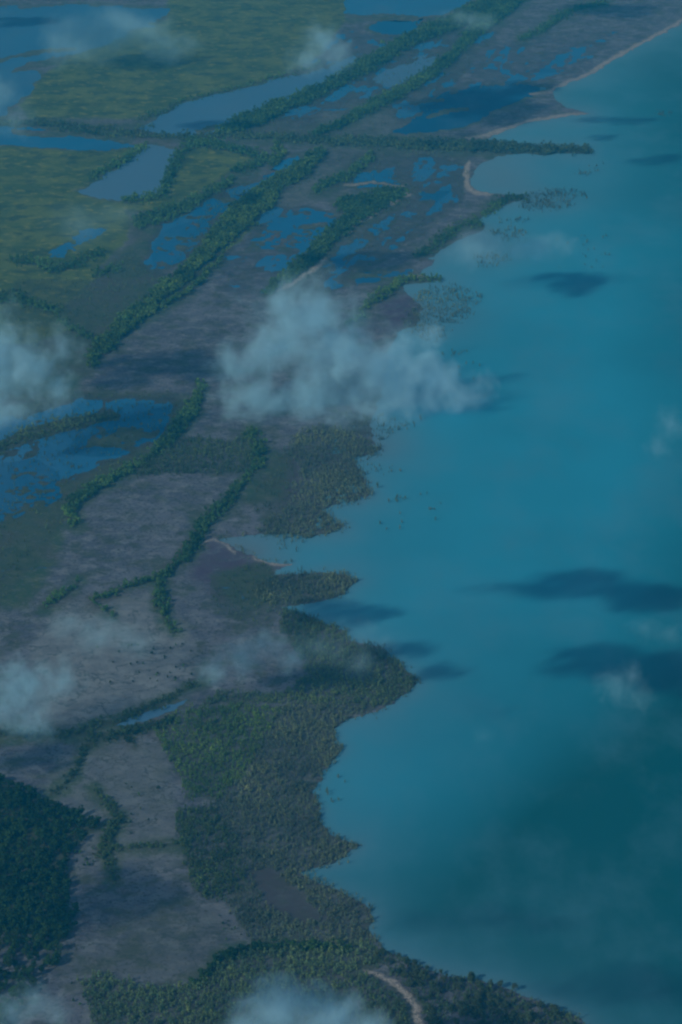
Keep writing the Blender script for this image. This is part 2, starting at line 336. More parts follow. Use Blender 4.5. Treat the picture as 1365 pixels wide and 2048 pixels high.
# ------------------------------------------------------------------ ground: one sheet to the horizon
Yr = np.arange(2112.0, -62.0, -2.1)
_, yd = ground(np.zeros_like(Yr), Yr)
near = np.arange(-4000, yd[0] - 20, 160.0)
far = [yd[-1] * 1.02]
while far[-1] < 70000: far.append(far[-1] * 1.07)
rows = np.concatenate([near, yd, np.array(far)])
ad = (np.arange(-82.0, 1450.0, 2.5) - 682.5) / FPX
ext = [0.01]
while ext[-1] < 8: ext.append(ext[-1] * 1.25 + 0.004)
ext = np.array(ext)
cols_ = np.concatenate([ad[0] - ext[::-1], ad, ad[-1] + ext])
fw = np.maximum(rows * cs + H * sn, 1500.0)
GX = fw[:, None] * cols_[None, :]
GY_ = np.repeat(rows[:, None], len(cols_), 1)
nr, nc = GX.shape
gx = GX.ravel(); gy = GY_.ravel()
PX, PY = survey(gx, gy)
WX, WY = warp(PX, PY)

sd_lake = sd_poly(WX, WY, SHORE, 400.0)
inframe = (PX > -400) & (PX < 1800) & (PY > -200) & (PY < 2300)
ux, uy = 0.206, 0.979                                   # the old beach ridges run along this direction
ru = gx * ux + gy * uy; rv = gx * uy - gy * ux
n_ridge = fbm(rv / 34, ru / 170, 21, 5)
n_mid = fbm(gx / 55, gy / 60, 31, 5)
n_fine = fbm(gx / 9, gy / 14, 41, 4)
h = 0.26 + 0.16 * n_mid + 0.10 * n_ridge + 0.05 * n_fine
wet = np.zeros_like(h)
for p in WETPOOLS: wet = np.maximum(wet, 1 - sstep(-14, 14, sd_poly(WX, WY, p)))
h -= wet * (0.20 + 0.25 * np.abs(n_ridge))
marsh = np.zeros_like(h)
for p in MARSH: marsh = np.maximum(marsh, 1 - sstep(-16, 10, sd_poly(WX, WY, p)))
h -= marsh * 0.10
grass = np.zeros_like(h)
for p in GRASS + GRASS2: grass = np.maximum(grass, 1 - sstep(-5, 4, sd_poly(WX, WY, p)))
for p in GRASS_IN_BELT: grass = np.maximum(grass, 1 - sstep(-4, 3, sd_line(WX, WY, p)))
h = np.where(grass > 0.02, np.maximum(h, 0.05 + 0.45 * grass + 0.1 * n_mid), h)
pale = np.zeros_like(h)
for p, q in zip(PALE, (1.0, 0.55, 0.12, 0.3, 0.8, 0.8)): pale = np.maximum(pale, q * (1 - sstep(-22, 14, sd_poly(WX, WY, p))))
h += 0.2 * pale
purple = np.zeros_like(h)
for p in PURPLE: purple = np.maximum(purple, 1 - sstep(-14, 14, sd_poly(WX, WY, p)))
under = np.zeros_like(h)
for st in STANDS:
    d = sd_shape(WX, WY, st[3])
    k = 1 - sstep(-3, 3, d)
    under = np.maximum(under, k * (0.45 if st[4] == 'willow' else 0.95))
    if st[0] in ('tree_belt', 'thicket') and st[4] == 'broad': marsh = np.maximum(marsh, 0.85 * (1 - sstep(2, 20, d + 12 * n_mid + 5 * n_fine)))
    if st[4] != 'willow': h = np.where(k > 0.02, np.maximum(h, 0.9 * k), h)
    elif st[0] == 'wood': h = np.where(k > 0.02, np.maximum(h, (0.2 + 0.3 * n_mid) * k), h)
for k_, (p, _) in PONDS.items():
    loose = k_ in 'bikmnoprj'
    d = sd_poly(WX, WY, p) + (9.0 if loose else 4.0) * n_mid + (4.5 if loose else 3.0) * n_fine + (5.0 if k_ in 'op' else 0.0)
    k = 1 - sstep(-3, 3, d)
    floor_ = ((-0.05 if k_ in 'op' else -0.14) + 0.85 * np.maximum(n_fine + 0.9 * n_mid, -0.25)) if loose and k_ != 'b' else -0.8
    h = h * (1 - k) + k * floor_
    marsh = np.maximum(marsh, 0.8 * (1 - sstep(3, 9, d)))
k = 1 - sstep(-14, 14, sd_poly(WX, WY, P('640,838 780,835 812,900 760,990 700,1070 560,1100 520,1066 600,1056 640,1000 655,930')))
h = np.where(k > 0.02, h - k * (0.17 + 0.25 * n_fine + 0.2 * n_mid), h)
for p in CREEKS: h -= 0.2 * (1 - sstep(-0.5, 1.6, sd_line(WX + 5 * n_mid, WY + 3 * n_mid, p)))
for p in ISLETS:
    k = 1 - sstep(-1.5, 2.5, sd_line(WX, WY, p) + 3 * n_mid)
    h = np.where(k > 0.02, np.maximum(h, 0.25 * k), h); marsh = np.maximum(marsh, 0.8 * k)
k = 1 - sstep(-30, 20, sd_poly(WX, WY, PALE[2])); under = np.maximum(under, 0.42 * k * (0.75 + 0.5 * n_mid))  # vignette darkening painted into the colour of the lower flat
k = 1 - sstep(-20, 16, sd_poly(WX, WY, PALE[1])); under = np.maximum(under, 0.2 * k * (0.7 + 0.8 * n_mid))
sand = np.zeros_like(h)
for p in SAND: sand = np.maximum(sand, 1 - sstep(-3, 2.5, sd_line(WX, WY, p)))
h = np.where(sand > 0.02, np.maximum(h, 0.6 * sand), h)
k = sstep(2.0, -4.0, sd_lake)
k2 = np.clip(-sd_lake / 400.0, 0, 1)
h = np.where(sd_lake < 6, h * (1 - k) + k * (-0.5 - 4 * k2), h)
gz = h
shoreline = np.exp(-np.abs(sd_lake) / 4.0)
lilac = sstep(0.0, 0.6, fbm(gx / 120, gy / 200, 71, 3) + 0.3)
IDX = np.arange(nr * nc).reshape(nr, nc)
QF = np.stack([IDX[:-1, :-1], IDX[:-1, 1:], IDX[1:, 1:], IDX[1:, :-1]], -1).reshape(-1, 4)

m = NT('delta_ground')
pos = m.n('ShaderNodeNewGeometry').outputs['Position']
flat = m.vm('MULTIPLY', pos, (1.0, 0.9, 0.0))
g_, ma_, sa_ = m.attr('cover_a')
pa_, un_, pu_ = m.attr('cover_b')
nbig = m.noise(flat, 0.012, 5, 0.6); nmid = m.noise(flat, 0.05, 5, 0.62); nfin = m.noise(flat, 0.22, 4, 0.6)
nfin2 = m.noise(flat, 0.75, 3, 0.6)
mud = m.mix(m.ramp(nbig, 0.4, 0.6), (0.082, 0.095, 0.136), (0.138, 0.155, 0.205))
mud = m.mix(m.ramp(nmid, 0.46, 0.66), mud, (0.195, 0.222, 0.262))
mud = m.mix(m.math('MULTIPLY', m.ramp(nfin2, 0.5, 0.62), 0.45), mud, (0.2, 0.21, 0.215))
mud = m.mix(m.ramp(nfin, 0.52, 0.68), mud, (0.05, 0.055, 0.05))
palec = m.mix(m.ramp(nmid, 0.35, 0.65), (0.155, 0.18, 0.205), (0.24, 0.272, 0.295))
palec = m.mix(m.ramp(nfin, 0.56, 0.74), palec, (0.075, 0.085, 0.07))
olive = m.noise(m.vm('ADD', flat, (531.0, 77.0, 0.0)), 0.028, 7, 0.66)
mud = m.mix(m.math('MULTIPLY', m.ramp(olive, 0.48, 0.62), 0.8), mud, m.mix(nfin, (0.04, 0.062, 0.04), (0.085, 0.105, 0.065)))
c = m.mix(pa_, mud, palec)
vein = m.math('ABSOLUTE', m.math('SUBTRACT', m.noise(m.vm('ADD', pos, (90.0, 310.0, 0.0)), 0.02, 5, 0.55), 0.5))
c = m.mix(m.math('MULTIPLY', m.ramp(vein, 0.016, 0.003), 0.65), c, (0.045, 0.06, 0.055))
vein2 = m.math('ABSOLUTE', m.math('SUBTRACT', m.noise(m.vm('ADD', pos, (700.0, 10.0, 0.0)), 0.045, 5, 0.6), 0.5))
c = m.mix(m.math('MULTIPLY', m.ramp(vein2, 0.02, 0.004), 0.4), c, (0.22, 0.235, 0.235))
c = m.mix(m.math('MULTIPLY', pu_, m.ramp(nmid, 0.3, 0.6)), c, (0.085, 0.065, 0.11))
marc = m.mix(m.ramp(nmid, 0.38, 0.66), (0.04, 0.088, 0.036), (0.085, 0.122, 0.05))
marc = m.mix(m.ramp(nbig, 0.45, 0.68), marc, (0.09, 0.09, 0.075))
c = m.mix(m.math('MULTIPLY', ma_, m.ramp(nfin, 0.25, 0.55)), c, marc)
grc = m.mix(m.ramp(nbig, 0.42, 0.58), (0.066, 0.118, 0.024), (0.125, 0.178, 0.036))
grc = m.mix(m.ramp(nmid, 0.53, 0.64), grc, (0.2, 0.235, 0.05))
grc = m.mix(m.math('MULTIPLY', m.ramp(olive, 0.5, 0.62), 0.85), grc, (0.04, 0.075, 0.025))
grc = m.mix(m.math('MULTIPLY', m.ramp(nfin, 0.52, 0.66), 0.45), grc, (0.045, 0.075, 0.02))
c = m.mix(g_, c, grc)
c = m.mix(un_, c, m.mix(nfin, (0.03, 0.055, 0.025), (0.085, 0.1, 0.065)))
sndc = m.mix(m.ramp(nfin2, 0.4, 0.62), (0.52, 0.48, 0.44), (0.17, 0.16, 0.14))
c = m.mix(m.math('MULTIPLY', sa_, m.ramp(nfin, 0.32, 0.52)), c, sndc)
zz = m.n('ShaderNodeSeparateXYZ', {0: pos}).outputs[2]
wetf = m.ramp(zz, 0.14, -0.02)
c = m.mix(m.math('MULTIPLY', wetf, 0.55), c, (0.035, 0.038, 0.036))
bmp = m.n('ShaderNodeBump', {'Strength': 0.6, 'Distance': 0.5, 'Height': nfin2})
bs = m.n('ShaderNodeBsdfPrincipled', {'Base Color': c, 'Roughness': m.math('SUBTRACT', 0.92, m.math('MULTIPLY', wetf, 0.4)), 'Specular IOR Level': 0.25, 'Normal': bmp.outputs[0]})
m.t.links.new(bs.outputs[0], m.out.inputs[0])
M_GROUND = m.m
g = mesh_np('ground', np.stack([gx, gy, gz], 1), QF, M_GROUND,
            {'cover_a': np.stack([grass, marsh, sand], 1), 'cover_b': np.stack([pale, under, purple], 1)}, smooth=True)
tag(g, 'grey lilac mud flats, meadow and levees of the river delta', 'ground', kind='structure')

# ------------------------------------------------------------------ lake and ponds
def water_mat(name, body, dark, silt, rough):
    m = NT(name)
    pos = m.n('ShaderNodeNewGeometry').outputs['Position']
    fl = m.vm('MULTIPLY', pos, (1.0, 0.6, 0.0))
    t_, d_, s_ = m.attr('silt')
    n1 = m.noise(fl, 0.0045, 4, 0.5)
    c = m.mix(m.ramp(n1, 0.35, 0.7), body, tuple(v * 0.86 for v in body))
    c = m.mix(d_, c, dark)
    c = m.mix(m.math('MULTIPLY', m.ramp(m.noise(m.vm('MULTIPLY', pos, (1.0, 0.45, 0.0)), 0.008, 6, 0.62), 0.42, 0.72), 0.28), c, silt)
    c = m.mix(t_, c, silt)
    c = m.mix(s_, c, (0.15, 0.24, 0.30))
    n2 = m.noise(fl, 0.5, 3, 0.6)
    b = m.n('ShaderNodeBump', {'Strength': 0.12, 'Distance': 0.35, 'Height': n2})
    df = m.n('ShaderNodeBsdfDiffuse', {'Color': c, 'Normal': b.outputs[0]})
    gl = m.n('ShaderNodeBsdfGlossy', {'Roughness': rough, 'Normal': b.outputs[0]})
    bs = m.n('ShaderNodeMixShader', {0: 0.035, 1: df.outputs[0], 2: gl.outputs[0]})
    m.t.links.new(bs.outputs[0], m.out.inputs[0])
    return m.m
M_LAKE = water_mat('silty_lake_water', (0.026, 0.36, 0.535), (0.0, 0.12, 0.145), (0.12, 0.33, 0.46), 0.22)
M_POND = water_mat('marsh_pond_water', (0.022, 0.22, 0.46), (0.0, 0.09, 0.22), (0.12, 0.22, 0.32), 0.12)

def water_sheet(name, sd, margin, z, mat, step=3):
    ri = np.unique(np.concatenate([np.arange(0, nr, step), [nr - 1]])); ci = np.unique(np.concatenate([np.arange(0, nc, step), [nc - 1]]))
    S = sd.reshape(nr, nc)[np.ix_(ri, ci)]
    I = IDX[np.ix_(ri, ci)]
    q = np.stack([I[:-1, :-1], I[:-1, 1:], I[1:, 1:], I[1:, :-1]], -1).reshape(-1, 4)
    sf = S
    keep = (np.stack([sf[:-1, :-1], sf[:-1, 1:], sf[1:, 1:], sf[1:, :-1]], -1).min(-1) < margin).ravel()
    q = q[keep]
    u, inv = np.unique(q, return_inverse=True)
    F = inv.reshape(-1, 4)
    V = np.stack([gx[u], gy[u], np.full(len(u), z)], 1)
    return u, V, F
u, V, F = water_sheet('lake', np.where(PY > 720, sd_lake - 24, sd_lake), 14.0, 0.0, M_LAKE)
X_, Y_ = PX[u], PY[u]
dlake = np.maximum(-sd_lake[u], 0)
turb = 0.75 * np.exp(-dlake / 45.0) * (0.6 + 0.4 * fbm(V[:, 0] / 130, V[:, 1] / 200, 91, 3)) + 0.22 * np.exp(-dlake / 190.0)
turb += 0.5 * np.exp(-(((X_ - 1010) / 75) ** 2 + ((Y_ - 345) / 32) ** 2))
turb += 0.45 * np.exp(-(((X_ - 480) / 80) ** 2 + ((Y_ - 1095) / 30) ** 2))
mudw = 0.75 * np.exp(-(((X_ - 480) / 90) ** 2 + ((Y_ - 1098) / 32) ** 2)) + 0.45 * np.exp(-(((X_ - 1000) / 75) ** 2 + ((Y_ - 355) / 34) ** 2))
mudw += 0.5 * np.exp(-dlake / 14.0) * (0.7 + 0.6 * fbm(V[:, 0] / 40, V[:, 1] / 60, 97, 3))
for q, r_ in (((1100, 400), (90, 30)), ((885, 625), (95, 60)), ((980, 490), (90, 60)), ((760, 880), (90, 60))): mudw += 0.45 * np.exp(-(((X_ - q[0]) / r_[0]) ** 2 + ((Y_ - q[1]) / r_[1]) ** 2))
deep = 1.25 * np.exp(-(((X_ - 1300) / 330) ** 2 + ((Y_ - 1640) / 270) ** 2)) + 0.45 * sstep(1150, 1420, X_)  # dark tone weight, not depth; strongest towards the lower right
deep += 0.6 * sstep(560, 180, Y_) * sstep(900, 1150, X_) + 1.0 * sstep(1480, 1880, Y_)  # also darker towards the upper right and the bottom
deep += 0.25 * fbm(V[:, 0] / 260, V[:, 1] / 420, 95, 3)
lk = mesh_np('lake', V, F, M_LAKE, {'silt': np.clip(np.stack([turb, deep, mudw], 1), 0, 1)})
tag(lk, 'silty turquoise lake filling the right half of the view', 'lake', kind='structure')
# shallow water lying over the flats, just under the lake level
u, V, F = water_sheet('marsh_water', np.where(sd_lake > -25, 0.0, 99.0), 1.0, -0.03, M_POND, 6)
mw = mesh_np('marsh_water', V, F, M_POND, {'silt': np.zeros((len(u), 3)) + np.array([0.12, 0.3, 0])})
tag(mw, 'shallow blue water lying in pools over the delta flats', 'water', kind='structure')
for key, (p, label) in PONDS.items():
    a = np.array(p)
    area = 0.5 * np.sum(a[:, 0] * np.roll(a[:, 1], -1) - np.roll(a[:, 0], -1) * a[:, 1])
    e1 = a - np.roll(a, 1, 0); e2 = np.roll(a, -1, 0) - a
    def nrm(e):
        nn = np.stack([e[:, 1], -e[:, 0]], 1); return nn / (np.linalg.norm(nn, axis=1)[:, None] + 1e-9)
    nv = (nrm(e1) + nrm(e2)); nv /= (np.linalg.norm(nv, axis=1)[:, None] + 1e-6)
    q = a + nv * (9 if area > 0 else -9)
    x, y = ground(q[:, 0], q[:, 1])
    bm = bmesh.new()
    f = bm.faces.new([bm.verts.new((x[i], y[i], -0.012)) for i in range(len(x))])
    bmesh.ops.triangulate(bm, faces=[f])
    bmesh.ops.recalc_face_normals(bm, faces=bm.faces)
    if sum(fc.normal.z for fc in bm.faces) < 0: bmesh.ops.reverse_faces(bm, faces=bm.faces)
    me = bpy.data.meshes.new('pond'); bm.to_mesh(me); bm.free()
    pale_w = {'a': .55, 'd': .75, 'g': .7, 'b': .3, 'f': .2, 'q': .6}.get(key, 0.06)
    deep_w = {'h': 1.0, 'e': .6, 'l': .7, 'o': .7, 'p': .65, 'm': .55, 'b': .35, 'i': .4, 'k': .4, 'n': .4, 'j': .4, 'c': .3, 'r': .7}.get(key, 0.15)
    at = me.attributes.new('silt', 'FLOAT_COLOR', 'POINT')
    at.data.foreach_set('color', np.tile([pale_w, deep_w, 0, 1], len(me.vertices)).astype(np.float32))
    me.materials.append(M_POND)
    o = bpy.data.objects.new('pond', me); COL.objects.link(o)
    tag(o, label, 'pond', kind='structure')

# ------------------------------------------------------------------ trees
def foliage_mat(name):
    m = NT(name)
    a = m.n('ShaderNodeAttribute', attribute_name='tint')
    oi = m.n('ShaderNodeObjectInfo')
    hsv = m.n('ShaderNodeHueSaturation', {'Color': a.outputs[0], 'Value': m.math('ADD', 0.8, m.math('MULTIPLY', oi.outputs['Random'], 0.5))})
    d = m.n('ShaderNodeBsdfDiffuse', {'Color': hsv.outputs[0]})
    t = m.n('ShaderNodeBsdfTranslucent', {'Color': hsv.outputs[0]})
    mx = m.n('ShaderNodeMixShader', {0: 0.35, 1: d.outputs[0], 2: t.outputs[0]})
    m.t.links.new(mx.outputs[0], m.out.inputs[0])
    return m.m
M_LEAF = foliage_mat('foliage')
m = NT('bark')
nb = m.noise(m.n('ShaderNodeTexCoord').outputs['Object'], 2.0, 3)
bs = m.n('ShaderNodeBsdfPrincipled', {'Base Color': m.mix(nb, (0.06, 0.05, 0.04), (0.2, 0.18, 0.15)), 'Roughness': 0.9})
m.t.links.new(bs.outputs[0], m.out.inputs[0])
M_BARK = m.m

def leaf_quads(rng, centres, radii, n, size, up=0.3):
    """n leaf clumps spread through a set of ellipsoid lobes -> verts (n*4,3), light weight per vertex"""
    k = rng.choice(len(centres), n, p=np.prod(radii, 1) / np.prod(radii, 1).sum())
    d = rng.normal(size=(n, 3)); d /= np.linalg.norm(d, axis=1)[:, None]
    r = rng.uniform(0.45, 1.05, n) ** 0.6
    c = centres[k] + d * radii[k] * r[:, None]
    nn = d + rng.normal(size=(n, 3)) * 0.45; nn[:, 2] += up
    nn /= np.linalg.norm(nn, axis=1)[:, None]
    t = np.cross(nn, rng.normal(size=(n, 3))); t /= np.linalg.norm(t, axis=1)[:, None]
    b = np.cross(nn, t)
    s = size * rng.uniform(0.6, 1.3, n)[:, None]
    s2 = s * rng.uniform(0.55, 1.0, n)[:, None]
    V = np.stack([c - t * s - b * s2 * .6, c + t * s * .5 - b * s2, c + t * s + b * s2 * .5, c - t * s * .4 + b * s2], 1)
    return V.reshape(-1, 3)

def proto(kind, seed, detail):
    """unit tree: height 1, standing at origin. returns crown quads verts, trunk verts+faces"""
    rng = np.random.default_rng(seed)
    if kind == 'broad':
        n = {0: 26, 1: 60, 2: 420}[detail]
        lobes = 4 + seed % 3
        cen = np.stack([rng.uniform(-.20, .20, lobes), rng.uniform(-.20, .20, lobes), rng.uniform(.38, .78, lobes)], 1)
        cen[0] = (0, 0, .80); rad = np.stack([rng.uniform(.15, .24, lobes)] * 3, 1); rad[:, 2] *= 1.15; rad[0] *= .8
        V = leaf_quads(rng, cen, rad, n, {0: .14, 1: .095, 2: .042}[detail])
    else:
        n = {0: 10, 1: 22, 2: 160}[detail]
        lobes = 3
        cen = np.stack([rng.uniform(-.10, .10, lobes), rng.uniform(-.10, .10, lobes), np.array([.35, .6, .8])], 1)
        rad = np.stack([np.array([.19, .16, .10])] * 2 + [np.array([.28, .28, .2])], 1)
        V = leaf_quads(rng, cen, rad, n, {0: .12, 1: .085, 2: .035}[detail])
    return V

def trunk_geo(seed, limbs):
    rng = np.random.default_rng(seed + 99)
    V = []; F = []
    def tube(p0, p1, r0, r1, k=5):
        p0 = np.array(p0); p1 = np.array(p1); d = p1 - p0; d = d / np.linalg.norm(d)
        t = np.cross(d, (0.3, 1, 0.1)); t /= np.linalg.norm(t); b = np.cross(d, t)
        s = len(V)
        for p, r in ((p0, r0), (p1, r1)):
            for i in range(k):
                a = 2 * math.pi * i / k
                V.append(p + r * (math.cos(a) * t + math.sin(a) * b))
        for i in range(k):
            F.append((s + i, s + (i + 1) % k, s + k + (i + 1) % k, s + k + i))
    tube((0, 0, -.04), (0.01, 0, .42), .03, .02); tube((0.01, 0, .42), (0, 0.01, .85), .02, .006)
    for i in range(limbs):
        a = rng.uniform(0, 6.28); z = rng.uniform(.25, .6); L = rng.uniform(.12, .22)
        tube((0, 0, z), (L * math.cos(a), L * math.sin(a), z + L * .9), .012, .004, 4)
    return np.array(V), np.array(F)

PROTO = {(k, d): [proto(k, s, d) for s in range(6)] for k in ('broad', 'willow') for d in (0, 1)}
TRUNK = trunk_geo(0, 0)

def scatter(shape, spacing, seed, clear=(), edge=1.2, clump=0.55):
    rng = np.random.default_rng(seed)
    pts = np.array([q[:2] for s in shape for q in s])
    wm = max([max(q[2] for q in s) for s in shape if len(s[0]) == 3] or [0]) + 6
    x0, y0 = pts.min(0) - wm; x1, y1 = pts.max(0) + wm
    cx, cyy = ground(np.array([x0, x1, x0, x1]), np.array([y0, y0, y1, y1]))
    area = (cx.max() - cx.min()) * (cyy.max() - cyy.min())
    n = int(min(area / spacing ** 2 * 1.25, 900000))
    gx_ = rng.uniform(cx.min(), cx.max(), n); gy_ = rng.uniform(cyy.min(), cyy.max(), n)
    X, Y = survey(gx_, gy_)
    a, b = warp(X, Y)
    d = sd_shape(a, b, shape)
    # clumpy: thin out with noise
    keep = (d < rng.normal(0.5, edge, n)) & (rng.uniform(0, 1, n) < 0.62 + clump * fbm(gx_ / 28, gy_ / 28, seed, 3))
    for cl in clear:
        keep &= sd_shape(a, b, [cl]) > 1.0
    keep &= (X > -70) & (X < 1430) & (Y < 2110) & (Y > -60)
    return gx_[keep], gy_[keep], X[keep], Y[keep], rng

def stand_mesh(name, x, y, Y, rng, kind, hgt, tint, label, cat):
    n = len(x)
    detail = 1 if np.median(Y) > 420 else 0
    Vs = []; Ts = []; TV = []; TF = []
    pi = rng.integers(0, 6, n)
    sc = hgt * rng.lognormal(0, 0.22, n)
    ang = rng.uniform(0, 6.283, n)
    patch = fbm(x / 45, y / 60, 7, 3)
    val = np.clip(1 + 0.5 * patch + rng.normal(0, (.15 if kind == 'broad' else .12), n), .4, 2.0)
    yel = np.clip(rng.normal(0.0, .12, n) + 0.18 * patch, -.25, .4)
    col = np.array(tint)[None, :] * val[:, None] * np.stack([1 + 1.1 * yel, 1 + .5 * yel, 1 - .5 * yel], 1)
    for k in range(6):
        s = np.where(pi == k)[0]
        if not len(s): continue
        pv = PROTO[(kind, detail)][k]
        ca, sa = np.cos(ang[s])[:, None], np.sin(ang[s])[:, None]
        wd = rng.uniform(.85, 1.25, len(s))[:, None]
        vx = (pv[None, :, 0] * ca - pv[None, :, 1] * sa) * sc[s][:, None] * wd + x[s][:, None]
        vy = (pv[None, :, 0] * sa + pv[None, :, 1] * ca) * sc[s][:, None] * wd + y[s][:, None]
        vz = pv[None, :, 2] * sc[s][:, None] + 0.1
        Vs.append(np.stack([vx, vy, vz], -1).reshape(-1, 3))
        lf = np.repeat(rng.uniform(.75, 1.25, (len(s), len(pv) // 4)), 4, axis=1)
        Ts.append((col[s][:, None, :] * lf[:, :, None]).reshape(-1, 3))
    V = np.concatenate(Vs); T = np.concatenate(Ts)
    F = np.arange(len(V)).reshape(-1, 4)
    tv, tf = TRUNK
    tV = (tv[None] * sc[:, None, None]) + np.stack([x, y, 0 * x], 1)[:, None, :]
    tF = tf[None] + (np.arange(n) * len(tv))[:, None, None] + len(V)
    tT = np.tile(np.array([[.07, .06, .045]]), (n * len(tv), 1))
    V = np.concatenate([V, tV.reshape(-1, 3)]); T = np.concatenate([T, tT]); F = np.concatenate([F, tF.reshape(-1, 4)])
    o = mesh_np(name, V, F, M_LEAF, {'tint': T})
    tag(o, label, cat, kind='stuff')
    return n

total = 0
for i, (name, cat, label, shape, kind, hgt, sp, tint) in enumerate(STANDS):
    if kind == 'broad': sp, hgt = sp * 0.64, hgt * 0.63
    if name == 'reed_bed': sp, hgt = sp * (0.7 if 'ragged' in label else 0.74), hgt * 0.75
    if kind == 'willow' and name == 'wood': sp, hgt = sp * 0.66, hgt * 0.74
    x, y, X, Y, rng = scatter(shape, sp, 100 + i, CLEAR + TRACK if name == 'wood' else GRASS_IN_BELT if name == 'tree_belt' else (),
                              {'tree_belt': 3.2, 'thicket': 4.5, 'reed_bed': 4.0}.get(name, 2.5), 0.35 if kind == 'willow' else 0.42)
    if len(x): total += stand_mesh(name, x, y, Y, rng, kind, hgt, tint, label, cat)
print('trees in stands', total)

k0 = SHORE.index((745.0, 880.0)); k1 = SHORE.index((850.0, 1938.0))
x, y, X, Y, rng = scatter([[(px_, py_, 2.5) for px_, py_ in SHORE[k0:k1 + 1]]], 5.5, 171, (), 5.0, 0.9)
stand_mesh('reed_fringe', x, y, Y, rng, 'willow', 4.2, GY, 'thin broken fringe of reeds in the shallows along the wooded lakeshore', 'reed fringe')
# the nearest trees, each one an object: trunk (with limbs) + crown
def tree_protos(kind, tints, n, detail=2):
    out = []
    for s in range(n):
        rng = np.random.default_rng(500 + s)
        V = proto(kind, s, detail)
        tint = np.array(tints[s % len(tints)])
        T = tint[None] * np.repeat(rng.uniform(.65, 1.35, len(V) // 4), 4)[:, None]
        out.append((V, T, trunk_geo(s, 5)))
    return out
def tree_source(name, kind, tints, n, detail=2):
    src = []
    for V, T, (tv, tf) in tree_protos(kind, tints, n, detail):
        e = bpy.data.objects.new(name, None)
        cr = mesh_np('crown', V, np.arange(len(V)).reshape(-1, 4), M_LEAF, {'tint': T})
        tr = mesh_np('trunk', tv, tf, M_BARK)
        COL.objects.unlink(cr); COL.objects.unlink(tr)
        src.append((e, cr, tr))
    return src
def place_tree(src, x, y, z, hgt, wid, rot, label, group, cat='tree'):
    e0, c0, t0 = src
    e = e0.copy(); COL.objects.link(e)
    e.location = (x, y, z); e.rotation_euler = (0, 0, rot); e.scale = (hgt * wid, hgt * wid, hgt)
    tag(e, label, cat, group)
    for ch in (c0, t0):
        c = ch.copy(); COL.objects.link(c); c.parent = e
def place_many(src, shape, spacing, seed, hgt, label, group, limit, cat='tree', clear=()):
    x, y, X, Y, rng = scatter(shape, spacing, seed, clear)
    vis = (X > -20) & (X < 1385) & (Y < 2066)
    x, y, Y = x[vis], y[vis], Y[vis]
    o = np.argsort(-Y)[:limit]
    for i in o:
        place_tree(src[rng.integers(0, len(src))], x[i], y[i], 0.1, hgt * rng.lognormal(0, .2), rng.uniform(.9, 1.25), rng.uniform(0, 6.28), label, group, cat)
    return len(o)
src_b = tree_source('tree', 'broad', [(.075, .115, .055), (.06, .10, .05), (.09, .125, .065)], 6)
x, y, X, Y, rng = scatter([P('748,1900 800,1918 850,1942 900,1956 950,1962 990,1972 1050,1997 1110,2019 1160,2042 1190,2072 1190,2105 842,2105 836,2030 822,1995 795,1968 752,1946')], 3.6, 900, TRACK)
stand_mesh('undergrowth', x, y, Y, rng, 'willow', 5.0, SG, 'grey green undergrowth between the trees on the lakeside point', 'undergrowth')
n1 = place_many(src_b, [P('748,1900 800,1918 850,1942 900,1956 950,1962 990,1972 1050,1997 1110,2019 1160,2042 1190,2072 1190,2085 842,2085 836,2030 822,1995 795,1968 752,1946')], 8.6, 901, 8.0,
                'bushy grey green tree on the lakeside point right of the white beach track', 'trees on the lakeside point', 290, clear=TRACK)
place_tree(src_b[1], *[float(v) for v in ground(941, 1968)], 0.1, 13.0, .8, 1.0, 'tallest tree on the lakeside point, rising above its upper edge', None)
src_d = tree_source('tree', 'broad', [DK, (.04, .082, .022), (.05, .09, .024)], 5)
n2 = place_many(src_d, [P('-60,1872 140,1872 150,1856 136,1892 112,1932 86,1962 42,2012 2,2062 -60,2120')], 6.2, 902, 9.5,
                'tall dark green tree at the near end of the lower left wood', 'trees at the near end of the lower left wood', 150)
print('single trees', n1, n2)
src_s = tree_source('shrub', 'broad', [DG, (.04, .08, .035)], 4)
n3 = 0
for shp, sp, lim in (([P('190,1290 390,1290 385,1372 210,1372')], 19, 40), ([P('440,1830 495,1868 460,1910 430,1905')], 9, 25), ([P('150,1700 200,1690 210,1740 150,1745')], 9, 20), ([P('190,1965 120,1960 160,2040 190,2040')], 11, 15), ([P('240,1560 340,1560 350,1680 250,1690')], 26, 15)):
    n3 += place_many(src_s, shp, sp, 920 + n3, 3.6, 'low dark shrub scattered on the pale mud flat', 'shrubs scattered on the pale flats', lim, 'shrub')
src_w = tree_source('shrub', 'willow', [GY, SG], 4)
n4 = 0
for shp, sp, lim in (([P('888,708 905,695 940,688 935,705 900,714')], 6, 12), ([P('785,998 806,990 812,1000 790,1006')], 5, 7), ([P('850,1010 880,1008 880,1020 855,1022')], 9, 4),
                     ([P('1090,440 1220,445 1225,540 1110,540')], 34, 22), ([P('880,700 960,700 950,760 890,760')], 20, 8), ([P('740,935 900,940 900,1060 740,1060')], 26, 16), ([P('640,1490 700,1480 690,1620 650,1600')], 14, 9)):
    n4 += place_many(src_w, shp, sp, 950 + n4, 5.0, 'lone drowned bush standing in open lake water', 'drowned bushes in the lake', lim, 'shrub')
print('shrubs', n3, n4)

